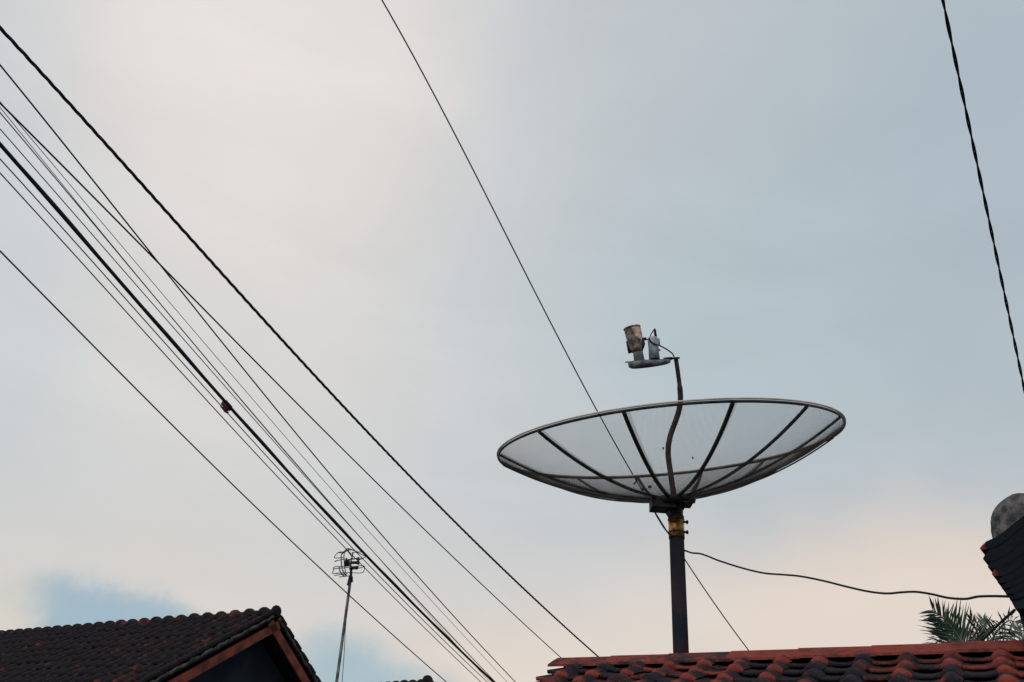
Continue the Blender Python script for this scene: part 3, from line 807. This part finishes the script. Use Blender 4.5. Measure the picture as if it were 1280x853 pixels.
frond([pb, pb+Vector((.5, .2, .25)), pb+Vector((1.0, .4, .2)), pb+Vector((1.5, .5, -.3))], 26, .28, .9, .3, 9)
frond([pb, pb+Vector((.1, -.3, .1)), pb+Vector((.1, -.7, -.1)), pb+Vector((.1, -.9, -.6))], 24, .26, .9, .3, 10)
frond([pb, pb+Vector((-.4, -.1, -.1)), pb+Vector((-.7, -.2, -.4)), pb+Vector((-1.1, -.2, -.6))], 24, .26, .9, .3, 12)
# thin cord running down from the dark house across the fronds
mb = MB(); mb.tube(catmull([P(1268, 763, 4.3), P(1250, 779, 4.9), P(1238, 791, 5.3), P(1222, 806, 5.9), P(1212, 814, 6.3)]), .0085, 6)
tag(mb.build('cord', M['cable']), 'short black cord slanting across the palm fronds', 'cord')

# ------------------------------------------------------------------ light and sky
SUN_EL, SUN_AZ = R_(24), R_(215)      # azimuth clockwise from +Y: low, behind the camera to the left
sd = Vector((math.sin(SUN_AZ)*math.cos(SUN_EL), math.cos(SUN_AZ)*math.cos(SUN_EL), math.sin(SUN_EL)))
ld = bpy.data.lights.new('sun', 'SUN'); ld.energy = 0.9; ld.angle = R_(14); ld.color = (1, .86, .72)
lo = bpy.data.objects.new('sun', ld); COL.objects.link(lo); lo.rotation_euler = sd.to_track_quat('Z', 'Y').to_euler(); lo.location = (0, 0, 30)

w = bpy.data.worlds.new('World'); S.world = w; w.use_nodes = True
N = w.node_tree.nodes; L = w.node_tree.links; bg = N['Background']; bg.inputs['Strength'].default_value = .1
sky = N.new('ShaderNodeTexSky'); sky.sky_type = 'NISHITA'; sky.sun_disc = False
sky.sun_elevation = SUN_EL; sky.sun_rotation = SUN_AZ; sky.air_density = 1.2; sky.dust_density = 2.0
tc = N.new('ShaderNodeTexCoord')
# cloud edges wander: direction is displaced by noise
nz = N.new('ShaderNodeTexNoise'); nz.inputs['Scale'].default_value = 2.6; nz.inputs['Detail'].default_value = 5; nz.inputs['Roughness'].default_value = .5
L.new(tc.outputs['Generated'], nz.inputs['Vector'])
sb = N.new('ShaderNodeVectorMath'); sb.operation = 'SUBTRACT'; sb.inputs[1].default_value = (.5, .5, .5); L.new(nz.outputs['Color'], sb.inputs[0])
ma = N.new('ShaderNodeVectorMath'); ma.operation = 'MULTIPLY_ADD'; ma.inputs[1].default_value = (.22, .22, .22)
L.new(sb.outputs[0], ma.inputs[0]); L.new(tc.outputs['Generated'], ma.inputs[2])
nz2 = N.new('ShaderNodeTexNoise'); nz2.inputs['Scale'].default_value = 7.5; nz2.inputs['Detail'].default_value = 6; nz2.inputs['Roughness'].default_value = .62
L.new(tc.outputs['Generated'], nz2.inputs['Vector'])
sb2 = N.new('ShaderNodeVectorMath'); sb2.operation = 'SUBTRACT'; sb2.inputs[1].default_value = (.5, .5, .5); L.new(nz2.outputs['Color'], sb2.inputs[0])
mb2 = N.new('ShaderNodeVectorMath'); mb2.operation = 'MULTIPLY_ADD'; mb2.inputs[1].default_value = (.095, .095, .095)
L.new(sb2.outputs[0], mb2.inputs[0]); L.new(tc.outputs['Generated'], mb2.inputs[2])
WARP = ma
def dot(vec):
    d = N.new('ShaderNodeVectorMath'); d.operation = 'DOT_PRODUCT'; L.new(WARP.outputs[0], d.inputs[0]); d.inputs[1].default_value = vec; return d.outputs['Value']
def mth(op, a, b=None):
    m = N.new('ShaderNodeMath'); m.operation = op
    for i, x in enumerate((a, b)):
        if x is None: continue
        if isinstance(x, (int, float)): m.inputs[i].default_value = x
        else: L.new(x, m.inputs[i])
    return m.outputs[0]
# overcast base: nishita seen through a pale veil
base = N.new('ShaderNodeMix'); base.data_type = 'RGBA'; base.inputs[0].default_value = .93
L.new(sky.outputs[0], base.inputs[6]); c0 = srgb(203, 207, 209); base.inputs[7].default_value = (c0[0]*10, c0[1]*10, c0[2]*10, 1)
cur = base.outputs[2]
def cloud(px, py, rx, ry, rgb, rot=0, power=1.0, amt=1.0):
    """a soft elliptical cloud bank / gap in the direction of (px,py); radii in degrees"""
    global cur
    d = D(px, py).normalized()
    r_ = (rt-d*rt.dot(d)).normalized(); u_ = d.cross(r_)*-1
    if u_.dot(up) < 0: u_ = -u_
    a = R_(rot); r2_, u2_ = r_*math.cos(a)+u_*math.sin(a), -r_*math.sin(a)+u_*math.cos(a)
    x = mth('DIVIDE', dot(r2_), math.sin(R_(rx))); y = mth('DIVIDE', dot(u2_), math.sin(R_(ry)))
    q = mth('ADD', mth('MULTIPLY', x, x), mth('MULTIPLY', y, y))
    e = mth('EXPONENT', mth('MULTIPLY', mth('POWER', q, power), -1.0))
    fr = mth('GREATER_THAN', dot(d), 0.0)
    e = mth('MULTIPLY', mth('MULTIPLY', e, fr), amt)
    m = N.new('ShaderNodeMix'); m.data_type = 'RGBA'; L.new(e, m.inputs[0]); L.new(cur, m.inputs[6])
    c = srgb(*rgb); m.inputs[7].default_value = (c[0]*10, c[1]*10, c[2]*10, 1)
    cur = m.outputs[2]
cloud(1230, 200, 24, 28, (171, 183, 192))
cloud(880, 420, 13, 11, (176, 191, 198), amt=.75)
cloud(330, 90, 14, 22, (230, 223, 219), rot=-8, power=1.2, amt=.95)
cloud(300, 450, 16, 11, (215, 213, 210), amt=.75)
cloud(-20, 330, 5, 10, (196, 204, 209), amt=.6)
cloud(640, 900, 60, 9.5, (227, 214, 202), rot=0, power=1.4, amt=.95)
cloud(1150, 745, 16, 4.5, (229, 212, 198), amt=.7)
cloud(200, 690, 12, 4, (212, 208, 203), amt=.6)
WARP = mb2
cloud(112, 789, 6.6, 3.0, (150, 178, 194), rot=-9, power=3.2, amt=.88)
cloud(175, 800, 5.5, 1.6, (160, 186, 200), rot=-6, power=2.0, amt=.6)
cloud(-12, 800, 2.6, 3.2, (219, 210, 198), power=1.8, amt=.9)
cloud(445, 870, 6.4, 3.4, (152, 182, 195), rot=-14, power=2.0, amt=.8)
# faint banks and streaks in the overcast layer
st_ = N.new('ShaderNodeMapping'); st_.inputs['Scale'].default_value = (1.0, 1.6, 3.2); st_.inputs['Rotation'].default_value = (.3, .5, .2)
L.new(tc.outputs['Generated'], st_.inputs['Vector'])
nz3 = N.new('ShaderNodeTexNoise'); nz3.inputs['Scale'].default_value = 2.4; nz3.inputs['Detail'].default_value = 7; nz3.inputs['Roughness'].default_value = .55; nz3.inputs['Distortion'].default_value = .6
L.new(st_.outputs[0], nz3.inputs['Vector'])
mr3 = N.new('ShaderNodeMapRange'); mr3.inputs['From Min'].default_value = .25; mr3.inputs['From Max'].default_value = .75
mr3.inputs['To Min'].default_value = .975; mr3.inputs['To Max'].default_value = 1.075; L.new(nz3.outputs['Fac'], mr3.inputs['Value'])
vm = N.new('ShaderNodeVectorMath'); vm.operation = 'SCALE'; L.new(cur, vm.inputs[0]); L.new(mr3.outputs[0], vm.inputs['Scale']); cur = vm.outputs[0]
L.new(cur, bg.inputs['Color'])

S.view_settings.view_transform = 'Standard'; S.view_settings.look = 'None'
S.view_settings.exposure = 0; S.view_settings.gamma = 1
S.render.engine = 'CYCLES'
S.render.film_transparent = False
